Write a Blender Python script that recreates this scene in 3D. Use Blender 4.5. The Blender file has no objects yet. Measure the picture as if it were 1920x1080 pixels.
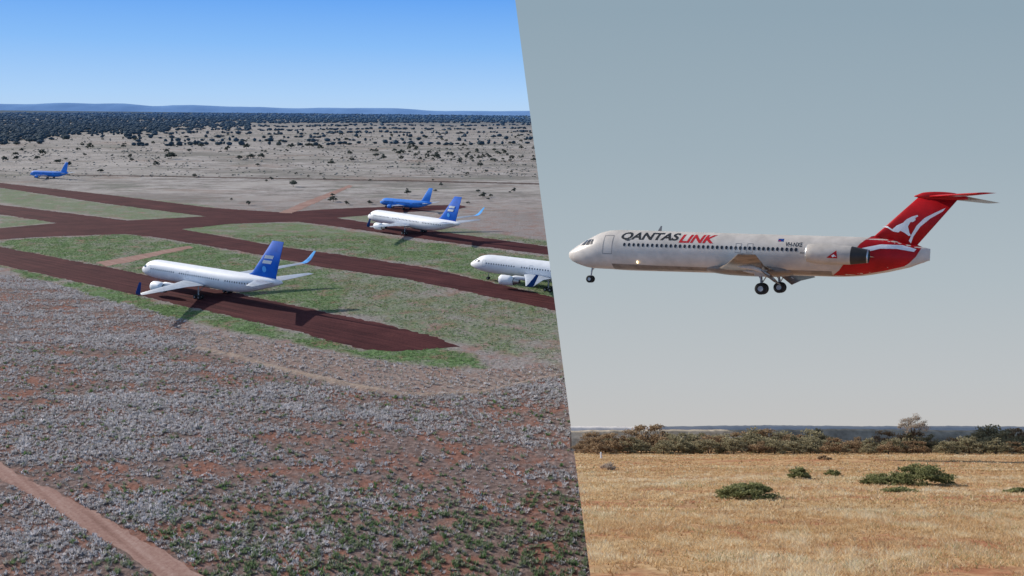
import bpy, bmesh, math, random
import numpy as np
from mathutils import Vector, Matrix
random.seed(7); rng=np.random.default_rng(7)
sc=bpy.context.scene; col=sc.collection
sc.view_settings.view_transform='Standard'; sc.view_settings.look='None'; sc.view_settings.exposure=0
# ------------------------------------------------------------ camera
F=1600.0; CAMH=48.0
C=Vector((0,0,CAMH))
p=math.atan((540-209.9)/F); r=math.atan(0.0103)
X0=Vector((1,0,0)); FW=Vector((0,math.cos(p),-math.sin(p))); U0=Vector((0,math.sin(p),math.cos(p)))
RT=math.cos(r)*X0+math.sin(r)*U0; UP=-math.sin(r)*X0+math.cos(r)*U0
cd=bpy.data.cameras.new("camera"); cam=bpy.data.objects.new("camera",cd); col.objects.link(cam)
cd.sensor_width=36; cd.lens=36*F/1920; cd.clip_end=60000; cd.clip_start=0.5
M=Matrix(((RT.x,UP.x,-FW.x,0),(RT.y,UP.y,-FW.y,0),(RT.z,UP.z,-FW.z,CAMH),(0,0,0,1)))
cam.matrix_world=M; sc.camera=cam
def hp(x,y,h=0.0):
    d=FW+RT*((x-960)/F)+UP*((540-y)/F)
    return C+d*((h-CAMH)/d.z)
def topx(P):   # numpy (n,2) ground -> measured photo coords
    v=np.c_[P[:,0],P[:,1],np.full(len(P),-CAMH)]
    z=v@np.array(FW); return 960+F*(v@np.array(RT))/z, 540-F*(v@np.array(UP))/z
# ------------------------------------------------------------ world / sun
SAZ=Vector((-0.84,0.54,0)).normalized(); SEL=math.radians(24)
sdir=Vector((SAZ.x*math.cos(SEL),SAZ.y*math.cos(SEL),math.sin(SEL)))
ld=bpy.data.lights.new("sun",'SUN'); ld.energy=5.0; ld.angle=math.radians(0.5); ld.color=(1,0.94,0.85)
lo=bpy.data.objects.new("sun",ld); col.objects.link(lo); lo.rotation_euler=sdir.to_track_quat('Z','Y').to_euler(); lo.location=(-50,50,200)
w=bpy.data.worlds.new("World"); sc.world=w; w.use_nodes=True
nt=w.node_tree; nt.nodes.clear(); N=nt.nodes.new; L=nt.links.new
out=N('ShaderNodeOutputWorld'); sky=N('ShaderNodeTexSky'); sky.sky_type='NISHITA'; sky.sun_disc=False
sky.sun_elevation=SEL; sky.sun_rotation=math.atan2(SAZ.x,SAZ.y); sky.air_density=1.0; sky.dust_density=0.8; sky.ozone_density=1.0
b1=N('ShaderNodeBackground'); b1.inputs[1].default_value=0.15; L(sky.outputs[0],b1.inputs[0])
tc=N('ShaderNodeTexCoord'); sp=N('ShaderNodeSeparateXYZ'); L(tc.outputs['Generated'],sp.inputs[0])
rp=N('ShaderNodeValToRGB'); mr=N('ShaderNodeMapRange'); mr.inputs[1].default_value=0; mr.inputs[2].default_value=0.14
L(sp.outputs['Z'],mr.inputs[0]); L(mr.outputs[0],rp.inputs[0])
e=rp.color_ramp.elements; e[0].position=0; e[0].color=(0.47,0.66,0.90,1); e[1].position=1; e[1].color=(0.10,0.34,0.88,1)
q=e.new(0.12); q.color=(0.42,0.64,0.93,1); q=e.new(0.5); q.color=(0.25,0.51,0.93,1)
b2=N('ShaderNodeBackground'); L(rp.outputs[0],b2.inputs[0]); b2.inputs[1].default_value=1.0
mr2=N('ShaderNodeMapRange'); mr2.inputs[1].default_value=0.14; mr2.inputs[2].default_value=0.35; L(sp.outputs['Z'],mr2.inputs[0])
mx=N('ShaderNodeMixShader'); L(mr2.outputs[0],mx.inputs[0]); L(b2.outputs[0],mx.inputs[1]); L(b1.outputs[0],mx.inputs[2]); L(mx.outputs[0],out.inputs[0])
# ------------------------------------------------------------ materials
def newmat(name):
    m=bpy.data.materials.new(name); m.use_nodes=True; return m,m.node_tree,m.node_tree.nodes['Principled BSDF']
def nd(t,typ,**k):
    n=t.nodes.new(typ)
    for a,b in k.items(): setattr(n,a,b)
    return n
def noise(t,vec,scale,detail=5,rough=0.6,dist=0):
    n=nd(t,'ShaderNodeTexNoise'); n.inputs['Scale'].default_value=scale; n.inputs['Detail'].default_value=detail
    n.inputs['Roughness'].default_value=rough; n.inputs['Distortion'].default_value=dist
    if vec is not None: t.links.new(vec,n.inputs['Vector'])
    return n.outputs['Fac']
def ramp(t,fac,stops):
    n=nd(t,'ShaderNodeValToRGB'); t.links.new(fac,n.inputs[0]); e=n.color_ramp.elements
    e[0].position,e[0].color=stops[0][0],(*stops[0][1],1); e[1].position,e[1].color=stops[-1][0],(*stops[-1][1],1)
    for a,c in stops[1:-1]:
        q=e.new(a); q.color=(*c,1)
    return n.outputs[0]
def mapr(t,v,a,b,c=0,d=1):
    n=nd(t,'ShaderNodeMapRange'); t.links.new(v,n.inputs[0])
    for i,x in enumerate((a,b,c,d)): n.inputs[i+1].default_value=x
    return n.outputs[0]
def mixc(t,f,a,b,mode='MIX'):
    n=nd(t,'ShaderNodeMix',data_type='RGBA',blend_type=mode)
    for s,v in ((0,f),(6,a),(7,b)):
        if isinstance(v,(int,float)): n.inputs[s].default_value=v
        elif isinstance(v,tuple): n.inputs[s].default_value=(*v,1)
        else: t.links.new(v,n.inputs[s])
    return n.outputs[2]
def math_(t,op,a,b=None):
    n=nd(t,'ShaderNodeMath',operation=op)
    for i,v in enumerate((a,b)):
        if v is None: continue
        if isinstance(v,(int,float)): n.inputs[i].default_value=v
        else: t.links.new(v,n.inputs[i])
    return n.outputs[0]
def attr(t,name):
    n=nd(t,'ShaderNodeAttribute'); n.attribute_name=name; return n.outputs['Fac']
def bump(t,h,bs,strength=0.5,dist=0.1):
    n=nd(t,'ShaderNodeBump'); n.inputs['Strength'].default_value=strength; n.inputs['Distance'].default_value=dist
    t.links.new(h,n.inputs['Height']); t.links.new(n.outputs[0],bs.inputs['Normal'])
def paint(name,c,rough=0.4,var=0.08,scale=1.5,metal=0,spec=0.4):
    m,t,b=newmat(name); o=nd(t,'ShaderNodeTexCoord').outputs['Object']
    f=noise(t,o,scale,6,0.65)
    lo_=tuple(max(0,x*(1-var*2)) for x in c); hi=tuple(min(1,x*(1+var)) for x in c)
    t.links.new(ramp(t,f,[(0.3,lo_),(0.65,hi)]),b.inputs['Base Color'])
    b.inputs['Roughness'].default_value=rough; b.inputs['Metallic'].default_value=metal; b.inputs['Specular IOR Level'].default_value=spec
    return m
def tinted(name,stops,rough=0.9,transl=0.45):
    m,t,b=newmat(name); cc=ramp(t,attr(t,'tint'),stops); t.links.new(cc,b.inputs['Base Color']); b.inputs['Roughness'].default_value=rough
    b.inputs['Specular IOR Level'].default_value=0.05
    if transl:
        tr=nd(t,'ShaderNodeBsdfTranslucent'); t.links.new(cc,tr.inputs[0]); ms=nd(t,'ShaderNodeMixShader'); ms.inputs[0].default_value=transl
        o=t.nodes['Material Output']; t.links.new(b.outputs[0],ms.inputs[1]); t.links.new(tr.outputs[0],ms.inputs[2]); t.links.new(ms.outputs[0],o.inputs[0])
    return m
# ------------------------------------------------------------ mesh helpers
def link(o,parent=None,**kw):
    col.objects.link(o)
    if parent: o.parent=parent
    for k,v in kw.items(): o[k]=v
    return o
def mesh_np(name,V,T,mat,tint=None,k=3):
    me=bpy.data.meshes.new(name); V=np.asarray(V,np.float32); T=np.asarray(T,np.int32)
    me.vertices.add(len(V)); me.vertices.foreach_set('co',V.ravel())
    me.loops.add(T.size); me.loops.foreach_set('vertex_index',T.ravel())
    me.polygons.add(len(T)); me.polygons.foreach_set('loop_start',np.arange(0,T.size,k,dtype=np.int32))
    if tint is not None:
        a=me.attributes.new('tint','FLOAT','POINT'); a.data.foreach_set('value',np.asarray(tint,np.float32))
    me.materials.append(mat); me.update(calc_edges=True); me.validate()
    return me
def mesh_py(name,V,Fc,mats,mi=None,smooth=True):
    me=bpy.data.meshes.new(name); me.from_pydata([tuple(v) for v in V],[],Fc)
    for m in (mats if isinstance(mats,list) else [mats]): me.materials.append(m)
    if mi: me.polygons.foreach_set('material_index',mi)
    me.polygons.foreach_set('use_smooth',[smooth and len(f)<=4 for f in Fc]); me.update()
    return me
def vnoise(x,y,seed=0):
    s=np.zeros_like(x)
    rs=np.random.default_rng(seed)
    for i in range(10):
        a=rs.uniform(0,6.28); f=1.0*1.45**(i%5); ph=rs.uniform(0,6.28,2)
        s+=np.sin((x*np.cos(a)+y*np.sin(a))*f+ph[0]+1.5*np.sin((y*np.cos(a)-x*np.sin(a))*f*0.6+ph[1]))
    return s/10
def sdist(P,poly):
    """signed distance (positive inside)"""
    poly=np.array(poly); n=len(poly); d=np.full(len(P),1e9); ins=np.zeros(len(P),bool)
    for i in range(n):
        a=poly[i]; b=poly[(i+1)%n]; ab=b-a
        t=np.clip(((P-a)@ab)/(ab@ab+1e-9),0,1); q=a+t[:,None]*ab
        d=np.minimum(d,np.hypot(*(P-q).T))
        c=((a[1]>P[:,1])!=(b[1]>P[:,1])); 
        with np.errstate(divide='ignore',invalid='ignore'):
            xi=(b[0]-a[0])*(P[:,1]-a[1])/(b[1]-a[1]+1e-12)+a[0]
        ins^=c&(P[:,0]<xi)
    return np.where(ins,d,-d)
def wp(pl): return [tuple(hp(x,y).xy) for x,y in pl]
# ------------------------------------------------------------ left terrain layout (surveyed outlines, metres)
S_A=wp([(-250,415),(0,463),(200,501),(400,541),(560,575),(700,603),(800,628),(862,650),(820,653),(745,659),(680,656),(560,622),(360,577),(230,547),(0,497),(-250,450)])
S_B=wp([(-250,352),(0,384),(130,400),(250,415),(400,440),(520,462),(640,478),(800,502),(1042,558),(1300,612),(1300,640),(1045,583),(900,552),(760,523),(600,500),(450,471),(300,446),(230,438),(150,425),(0,402),(-250,366)])
S_C=wp([(-250,322),(0,343),(200,365),(400,390),(540,399),(620,407),(700,419),(800,431),(1030,463),(1300,500),(1300,520),(1030,478),(800,449),(640,426),(560,416),(470,416),(380,405),(200,382),(0,352),(-250,329)])
S_X=wp([(-250,440),(0,428),(110,418),(250,413),(400,405),(500,400),(620,392),(740,387),(860,384),(875,388),(860,392),(740,399),(650,407),(560,415),(430,420),(330,431),(230,439),(100,443),(0,449),(-250,465)])
TRK=wp([(-300,745),(0,868),(40,893),(120,930),(230,990),(330,1045),(380,1082),(520,1200),(430,1200),(300,1082),(215,1026),(115,962),(40,917),(0,897),(-300,790)])
TR2=wp([(524,399),(560,383),(610,364),(655,347),(662,349),(620,368),(575,388),(548,400)])
TR3=wp([(180,492),(250,480),(330,465),(355,461),(362,465),(300,478),(240,492),(200,499)])
TR4=wp([(110,327.0),(300,330),(500,333.5),(760,338),(1015,344),(1015,346.2),(760,340),(500,335.3),(300,331.6),(110,328.4)])
strips=[S_A,S_B,S_C,S_X]
greens=[([(0,352),(200,383),(390,402),(405,408),(250,412),(130,398),(0,380)],.7,3),
 ([(0,404),(110,417),(0,427)],.75,2),
 ([(320,432),(430,419),(480,418),(560,418),(700,440),(1030,482),(1045,560),(800,500),(640,476),(520,460),(400,438)],.85,4),
 ([(0,450),(230,440),(300,448),(450,474),(600,503),(640,520),(640,590),(560,574),(200,500),(0,462)],.9,3),
 ([(600,500),(760,525),(900,554),(1045,585),(1060,690),(930,660),(850,640),(700,600),(600,575)],.6,5),
 ([(0,498),(230,548),(360,578),(560,622),(680,658),(860,653),(900,672),(908,692),(850,690),(700,672),(560,645),(350,600),(200,562),(60,520)],1.15,2.5),
 ([(-100,335),(400,386),(400,391),(-100,340)],.55,3),
 ([(560,398),(700,418),(1030,462),(1030,452),(720,408),(620,395)],.6,3)]
greens=[(wp(a),b,c) for a,b,c in greens]
SOIL=wp([(340,610),(560,650),(700,677),(900,697),(1070,680),(1070,702),(900,740),(760,744),(680,734),(520,697),(365,655)])
BERM=wp([(365,655),(440,672),(520,697),(600,717),(680,734),(760,744),(820,745),(900,740),(980,722),(1070,702),(1070,698),(980,716),(900,733),(820,738),(760,737),(690,725),(600,705),(520,687),(440,664),(370,650)])
SPIN_EX=wp([(-300,470),(0,515),(60,522),(200,562),(350,602),(365,655),(520,697),(680,734),(760,744),(900,740),(1070,702),(1400,600),(1400,300),(-300,300)])
def masks(P):
    n1=vnoise(P[:,0]/9,P[:,1]/9,1); n2=vnoise(P[:,0]/2.5,P[:,1]/2.5,2)
    g=np.zeros(len(P))
    for poly,wt,soft in greens:
        g=np.maximum(g,wt*np.clip((sdist(P,poly)+soft*.5+n1*soft+n2*soft*.6)/soft,0,1))
    g*=np.clip(.98+.9*n1+.5*n2,.15,1)
    s=np.clip((sdist(P,SOIL)+1+n2*2)/3,0,1)
    sx=np.clip((sdist(P,SPIN_EX)+.6+n2*1.0)/2,0,1)
    return g,s,sx
# ---- ground sheet
us=np.concatenate([np.linspace(-1.6,-.68,14)[:-1],np.linspace(-.68,.12,330),np.linspace(.12,1.6,24)[1:]])
y_l=np.linspace(1130,330,420)
Ds=np.concatenate([[25,40,55],[hp(960,y).y for y in y_l],np.geomspace(hp(960,328).y,22000,90)])
UU,DD=np.meshgrid(us,Ds); P=np.c_[(UU*DD).ravel(),DD.ravel()]
g,s,sx=masks(P)
def zfun(P): return .25*vnoise(P[:,0]/18,P[:,1]/18,5)*np.clip(-sdist(P,TRK)/6,0,1)
berm=np.clip((sdist(P,BERM)+.3+.6*vnoise(P[:,0]/2,P[:,1]/2,8))/1.4,0,1)
z=zfun(P)*np.clip(1-sx,0,1)*(P[:,1]<260)+.45*berm
nr,nc=UU.shape
idx=np.arange(nr*nc).reshape(nr,nc)
Q=np.stack([idx[:-1,:-1],idx[:-1,1:],idx[1:,1:],idx[1:,:-1]],-1).reshape(-1,4)
gm,t,b=newmat("desert_ground"); pos=nd(t,'ShaderNodeNewGeometry').outputs['Position']
nb=noise(t,pos,0.02,6,.6); nm=noise(t,pos,0.16,6,.65); nf=noise(t,pos,1.1,6,.7)
base=ramp(t,nf,[(.3,(.16,.115,.105)),(.48,(.28,.24,.22)),(.62,(.38,.34,.325)),(.75,(.46,.42,.41))])
red=ramp(t,nf,[(.3,(.18,.085,.06)),(.6,(.33,.18,.14)),(.75,(.40,.27,.22))])
c=mixc(t,mapr(t,nm,.48,.62),base,red)
c=mixc(t,mapr(t,nb,.35,.65,0,.45),c,(.34,.30,.285))
und=ramp(t,nf,[(.32,(.11,.075,.065)),(.5,(.21,.15,.13)),(.68,(.34,.25,.22))])
und=mixc(t,mapr(t,nm,.48,.60),und,ramp(t,nf,[(.3,(.18,.08,.055)),(.7,(.38,.20,.15))]))
sxa=attr(t,'tuss'); c=mixc(t,sxa,c,und)
sep=nd(t,'ShaderNodeSeparateXYZ'); t.links.new(pos,sep.inputs[0])
far=mapr(t,sep.outputs['Y'],330,520)
mp=nd(t,'ShaderNodeMapping'); mp.inputs['Scale'].default_value=(.30,.50,1); t.links.new(pos,mp.inputs[0])
nfar=noise(t,mp.outputs[0],0.16,10,.85); nfar2=noise(t,mp.outputs[0],0.012,7,.7); nfar3=noise(t,mp.outputs[0],0.035,7,.75)
fc=ramp(t,nfar,[(.38,(.15,.135,.12)),(.46,(.28,.25,.225)),(.55,(.42,.38,.35)),(.66,(.55,.51,.48))])
fc=mixc(t,mapr(t,nfar2,.48,.56,0,.75),fc,(.205,.19,.165))
fc=mixc(t,mapr(t,nfar3,.50,.58,0,.6),fc,(.46,.415,.375))
fc=mixc(t,mapr(t,noise(t,mp.outputs[0],.022,6,.75),.55,.63,0,.5),fc,(.31,.22,.175))
fc=mixc(t,mapr(t,noise(t,mp.outputs[0],.05,6,.75),.56,.62,0,.6),fc,(.16,.165,.13))
c=mixc(t,far,c,fc)
far3=mapr(t,sep.outputs['Y'],2200,5500); c=mixc(t,far3,c,(.055,.09,.13))  # woodland tone with blue distance haze put into the far ground colour
grn=ramp(t,nf,[(.3,(.08,.125,.055)),(.5,(.13,.205,.085)),(.62,(.20,.285,.13)),(.78,(.32,.34,.22))])
grn=mixc(t,mapr(t,noise(t,pos,.13,6,.75),.53,.63,0,.85),grn,red)
grn=mixc(t,mapr(t,noise(t,pos,.35,6,.75),.54,.66,0,.6),grn,base)
gf=math_(t,'MULTIPLY',attr(t,'green'),mapr(t,nm,.32,.48,.4,1))
c=mixc(t,gf,c,grn)
c=mixc(t,math_(t,'MULTIPLY',attr(t,'soil'),.75),c,ramp(t,nf,[(.3,(.19,.12,.10)),(.5,(.31,.22,.18)),(.7,(.42,.36,.32))]))
c=mixc(t,math_(t,'MULTIPLY',attr(t,'berm'),.7),c,ramp(t,nf,[(.3,(.36,.25,.18)),(.7,(.50,.41,.32))]))
t.links.new(c,b.inputs['Base Color']); b.inputs['Roughness'].default_value=.95; b.inputs['Specular IOR Level'].default_value=.03
bump(t,nf,b,.9,.4)
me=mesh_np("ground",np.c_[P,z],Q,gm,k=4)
for nme,arr in (('green',g),('soil',s),('berm',berm),('tuss',np.clip(1-sx,0,1))):
    a=me.attributes.new(nme,'FLOAT','POINT'); a.data.foreach_set('value',arr.astype(np.float32))
me.polygons.foreach_set('use_smooth',[True]*len(me.polygons))
link(bpy.data.objects.new("ground",me),kind="structure",label="dry grey and red desert plain with green verges",category="ground")
# ---- strips
def sheet(name,poly,z,mat,jit=.5,**kw):
    pts=[]; n=len(poly)
    for i in range(n):
        a=Vector(poly[i]); b_=Vector(poly[(i+1)%n]); d=(b_-a).length; m=max(1,int(d/1.0)) if d<400 else int(d/3)
        nn=Vector((-(b_-a).y,(b_-a).x)).normalized()
        for j in range(m):
            q=a.lerp(b_,j/m); w1=vnoise(np.array([q.x/4]),np.array([q.y/4]),77)[0]
            pts.append(q+nn*(random.gauss(0,jit*.45)+jit*1.6*w1))
    bm=bmesh.new(); vs=[bm.verts.new((q.x,q.y,z)) for q in pts]
    es=[bm.edges.new((vs[i],vs[(i+1)%len(vs)])) for i in range(len(vs))]
    bmesh.ops.triangle_fill(bm,use_beauty=True,use_dissolve=False,edges=es)
    for f in bm.faces:
        if f.normal.z<0: f.normal_flip()
    me=bpy.data.meshes.new(name); bm.to_mesh(me); bm.free(); me.materials.append(mat)
    return link(bpy.data.objects.new(name,me),kind="structure",**kw)
def gravel(name,stops,ang,scale=1.0,stre=.35):
    m,t,b=newmat(name); pos=nd(t,'ShaderNodeNewGeometry').outputs['Position']
    m1=nd(t,'ShaderNodeMapping'); m1.inputs['Rotation'].default_value=(0,0,ang); t.links.new(pos,m1.inputs[0])
    mp=nd(t,'ShaderNodeMapping'); mp.inputs['Scale'].default_value=(.03,.9,1); t.links.new(m1.outputs[0],mp.inputs[0])
    st=noise(t,mp.outputs[0],.9,4,.6); n=noise(t,pos,1.9*scale,8,.85); n2=noise(t,pos,.1,5,.6)
    f=math_(t,'ADD',math_(t,'MULTIPLY',st,stre),math_(t,'ADD',math_(t,'MULTIPLY',n,.8-stre),math_(t,'MULTIPLY',n2,.2)))
    t.links.new(ramp(t,f,stops),b.inputs['Base Color']); b.inputs['Roughness'].default_value=.95; b.inputs['Specular IOR Level'].default_value=.05
    bump(t,n,b,.5,.06); return m
ang=math.radians(34)
gst=[(.40,(.035,.011,.013)),(.5,(.075,.024,.025)),(.6,(.125,.042,.040))]
gv=gravel("red_gravel",gst,ang); gvx=gravel("red_gravel_cross",gst,math.radians(-20))
sheet("taxiway",S_A,.035,gv,label="dark red gravel parking strip with rounded end",category="taxiway")
sheet("taxiway",S_B,.040,gv,label="long dark red gravel taxiway strip across the plain",category="taxiway")
sheet("taxiway",S_C,.045,gv,label="far dark red gravel strip below the grassland",category="taxiway")
sheet("taxiway",S_X,.050,gvx,label="dark red gravel cross link joining the strips",category="taxiway")
dirt=gravel("pink_dirt",[(.38,(.22,.12,.095)),(.5,(.34,.205,.165)),(.6,(.44,.30,.25))],math.radians(43),1,.3)
darkd=gravel("dark_fire_break",[(.38,(.05,.035,.032)),(.5,(.10,.07,.06)),(.6,(.17,.13,.11))],0,.3,.3)
sheet("dirt_track",TRK,.03,dirt,.30,label="pinkish red dirt vehicle track through dry tussocks",category="track")
sheet("dirt_track",TR2,.055,dirt,.6,label="short faded red dirt track in the grassland",category="track")
sheet("dirt_track",TR3,.03,dirt,.5,label="narrow red dirt path between two gravel strips",category="track")
sheet("dirt_track",TR4,.06,darkd,1.2,label="thin dark track line crossing the dry plain",category="track")
# ---- tufts
def tufts(P,R,H,nb,seed,z0=None):
    n=len(P); rs=np.random.default_rng(seed)
    a=rs.uniform(0,6.283,(n,nb)); ro=R[:,None]*rs.uniform(.0,.9,(n,nb)); rt=R[:,None]*rs.uniform(.2,1.1,(n,nb))
    cx=P[:,0,None]+np.cos(a)*ro*.6; cy=P[:,1,None]+np.sin(a)*ro*.6
    wd=R[:,None]*rs.uniform(.12,.26,(n,nb)); px=-np.sin(a)*wd; py=np.cos(a)*wd
    zz=np.zeros((n,1)) if z0 is None else z0[:,None]
    tz=H[:,None]*rs.uniform(.35,1.15,(n,nb))+zz
    V=np.stack([np.stack([cx-px,cy-py,zz+0*cx-.03],-1),np.stack([cx+px,cy+py,zz+0*cx-.03],-1),
                np.stack([P[:,0,None]+np.cos(a)*rt+px*.4,P[:,1,None]+np.sin(a)*rt+py*.4,tz],-1),
                np.stack([P[:,0,None]+np.cos(a)*rt-px*.4,P[:,1,None]+np.sin(a)*rt-py*.4,tz*.95],-1)],2).reshape(-1,3)
    T=np.arange(len(V)).reshape(-1,4)
    tn=np.clip(rs.normal(.5,.13,(n,1))+rs.normal(0,.10,(n,nb)),0,1); tn=np.repeat(tn.ravel(),4)
    return V,T,tn
def sample(n,d0,d1,u0,u1):
    D=np.sqrt(rng.uniform(d0*d0,d1*d1,n)); u=rng.uniform(u0,u1,n); return np.c_[u*D,D]
P=sample(270000,78,290,-.68,.10)
g,s,sx=masks(P); road=np.max([sdist(P,q) for q in (S_A,TRK)],0)
big=vnoise(P[:,0]/24,P[:,1]/7,13)
cl=.8*vnoise(P[:,0]/8,P[:,1]/3,11)+.8*vnoise(P[:,0]/1.9,P[:,1]/1.9,12)+1.0*big
px,py=topx(P)
bare=np.exp(-(((px-850)/260)**2+((py-905)/80)**2))*.5+np.exp(-(((px-450)/150)**2+((py-960)/50)**2))*.4+np.exp(-(((px-330)/200)**2+((py-600)/30)**2))*.2+np.clip((py-930)/120,0,1)*.28*(px>300)
keep=(sx<.5)&(road<-.2)&(rng.uniform(0,1,len(P))<np.clip(.54+cl*.9-bare,.09,1))
keep|=(sx>=.5)&(s>.2)&(g<.3)&(rng.uniform(0,1,len(P))<.14)
Pk=P[keep]; ck=cl[keep]
R=np.clip(rng.normal(.30,.09,len(Pk)),.13,.65)*(1+.25*np.clip(ck,-.5,.8)); H=R*rng.uniform(.55,.95,len(Pk))
V,T,tn=tufts(Pk,R,H,10,3,z0=zfun(Pk))
tn=np.clip(tn+np.repeat(.13*np.clip(ck,-1,1),40),0,1)
grey=tinted("dry_spinifex",[(.1,(.24,.21,.185)),(.35,(.44,.41,.39)),(.65,(.63,.60,.60)),(.95,(.78,.75,.76))],transl=.35)
link(bpy.data.objects.new("dry_grass",mesh_np("dry_grass",V,T,grey,tn,4)),kind="stuff",label="pale grey dry spinifex tussocks on red soil",category="grass")
P=sample(16000,78,170,-.68,.10); g,s,sx=masks(P); road=sdist(P,TRK); px,py=topx(P)
keep=(sx<.4)&(road<-.3)&(rng.uniform(0,1,len(P))<.08+.75*np.clip((py-880)/150,0,1)*(px>200)); Pk=P[keep]
R=rng.uniform(.28,.52,len(Pk)); V0,T0,tn0=tufts(Pk,R,R*.85,18,6,z0=zfun(Pk)); tn0=np.clip(tn0*.72-.02,0,1)
P=sample(140000,110,330,-.66,.10); g,s,sx=masks(P); road=np.max([sdist(P,q) for q in strips+[TR3]],0)
cl2=vnoise(P[:,0]/3,P[:,1]/3,21)+.5*vnoise(P[:,0],P[:,1],22)
keep=(road<-.2)&(sx>.3)&(rng.uniform(0,1,len(P))<(g*.9+.12)*np.clip(.6+cl2*1.1,.05,1))
Pk=P[keep]; R=rng.uniform(.16,.42,len(Pk))
V,T,tn=tufts(Pk,R,R*.6,6,5)
tn=np.clip(tn-.42*np.repeat(1-np.clip(g[keep]*1.2,0,1),24)+.06+rng.normal(0,.08,len(tn)//4).repeat(4),0,1)
grt=tinted("green_tussock",[(.05,(.42,.385,.345)),(.22,(.32,.325,.23)),(.45,(.14,.22,.09)),(.7,(.19,.32,.12)),(.95,(.33,.43,.21))],transl=.4)
V=np.r_[V,V0]; T=np.r_[T,T0+len(V)-len(V0)]; tn=np.r_[tn,tn0]
link(bpy.data.objects.new("green_grass",mesh_np("green_grass",V,T,grt,tn,4)),kind="stuff",label="low green grass growing along the gravel strips",category="grass")
# ------------------------------------------------------------ trees
class MB:
    def __init__(s): s.V=[];s.F=[];s.T=[];s.M=[]
    def tube(s,p0,p1,r0,r1,mi=0,n=6):
        p0=Vector(p0);p1=Vector(p1); d=(p1-p0).normalized(); a=d.orthogonal().normalized(); b=d.cross(a); k=len(s.V)
        for pp,rr in ((p0,r0),(p1,r1)):
            for i in range(n):
                th=6.2832*i/n; s.V.append(pp+(a*math.cos(th)+b*math.sin(th))*rr); s.T.append(.5)
        for i in range(n): s.F.append((k+i,k+(i+1)%n,k+n+(i+1)%n,k+n+i)); s.M.append(mi)
    def leaf(s,c,size,rs,tint,mi=0):
        a=Vector(rs.normal(0,1,3)).normalized(); b=a.orthogonal().normalized(); q=rs.uniform(0,6.28)
        u=(b*math.cos(q)+a.cross(b)*math.sin(q)); v=a.cross(u); k=len(s.V); c=Vector(c)
        for x,y in ((-1,-.3),(.2,-.8),(1,.2),(-.1,.8)): s.V.append(c+u*x*size+v*y*size); s.T.append(tint)
        s.F.append((k,k+1,k+2,k+3)); s.M.append(mi)
    def mesh(s,name,mats):
        me=bpy.data.meshes.new(name); me.from_pydata([tuple(v) for v in s.V],[],s.F)
        for m in mats: me.materials.append(m)
        me.polygons.foreach_set('material_index',s.M)
        a=me.attributes.new('tint','FLOAT','POINT'); a.data.foreach_set('value',s.T); me.update(); return me
def make_tree(seed,W,Hh,nclump,nleaf,ls,trunkh,crown_mb,trunk_mb,cmi=0,tmi=0,trunkr=.12,spread=.24,dome=False):
    rs=np.random.default_rng(seed); cs=[]
    for i in range(nclump):
        a=i*2.4+rs.uniform(-.5,.5); f_=math.sqrt((i+.5)/nclump); rr=f_*.5*W*.80
        if dome: zt=(Hh*.85-.1)*math.sqrt(max(0,1-f_*f_*.95))*rs.uniform(.35,1.0)
        else: zt=trunkh+(Hh-trunkh)*rs.uniform(.25,.82)*(1-.5*f_*f_)
        cs.append(Vector((rr*math.cos(a),rr*math.sin(a),zt)))
    for c in cs:
        rad=W*spread*rs.uniform(.6,1.15); tb=rs.uniform(.3,.7)
        for j in range(nleaf):
            d=Vector(rs.normal(0,1,3)).normalized()*rad*rs.uniform(.3,1.05); d.z*=.62*(Hh/W)**.3
            q=c+d
            if q.z<.02: q.z=abs(q.z)*.5+.02
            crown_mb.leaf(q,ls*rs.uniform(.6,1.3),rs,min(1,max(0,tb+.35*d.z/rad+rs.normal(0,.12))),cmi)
    top=Vector((W*.03*rs.normal(),W*.03*rs.normal(),max(trunkh,Hh*.3)))
    trunk_mb.tube((0,0,-.1),top,trunkr,trunkr*.65,tmi)
    for c in cs[:max(4,nclump//2)]:
        midp=top.lerp(c,.5)+Vector((0,0,-.05*Hh)); trunk_mb.tube(top,midp,trunkr*.5,trunkr*.32,tmi,5); trunk_mb.tube(midp,c,trunkr*.32,trunkr*.12,tmi,5)
bark=paint("bark",(.12,.085,.06),.95,.3,4,0,.05)
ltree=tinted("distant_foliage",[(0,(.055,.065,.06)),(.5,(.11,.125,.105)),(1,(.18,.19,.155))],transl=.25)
lmesh=[]
for i in range(6):
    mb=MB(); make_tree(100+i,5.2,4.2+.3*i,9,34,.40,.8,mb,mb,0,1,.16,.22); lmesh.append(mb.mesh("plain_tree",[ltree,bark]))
spots=[(320,298,1.7),(462,279,1.3),(490,298,1.3),(170,279,1.2),(80,292,1.2),(232,278,.9),(108,306,.9),(546,277,1.4),(580,277,1.6),(600,280,1.1),(70,300,.8),(155,275,.8),(470,297,1.2),(312,286,1),(550,350,.9),(625,378,.7),(365,333,.6),(720,300,.9),(650,264,1),(30,300,.8),(450,300,1),(426,283,1),(810,322,.7),(765,366,.6),(188,323,.7),(10,302,.9),(355,285,.8),(905,370,.6),(820,300,1.1),(660,303,.9),(378,276,1),(255,262,.8),(740,285,1),(870,275,1.1),(960,300,1)]
for i in range(120):
    y=250+(rng.uniform()**1.2)*65; x=rng.uniform(-10,1000)
    if x<650 and y>300 and rng.uniform()<.75: continue
    spots.append((x,y,rng.uniform(.35,.95)*(1.1 if x>560 else .9)))
for i in range(24): spots.append((rng.uniform(400,1000),rng.uniform(322,385),rng.uniform(.25,.5)))
for i in range(60): spots.append((rng.normal(840,85),rng.normal(290,8),rng.uniform(.45,.95)))
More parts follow.
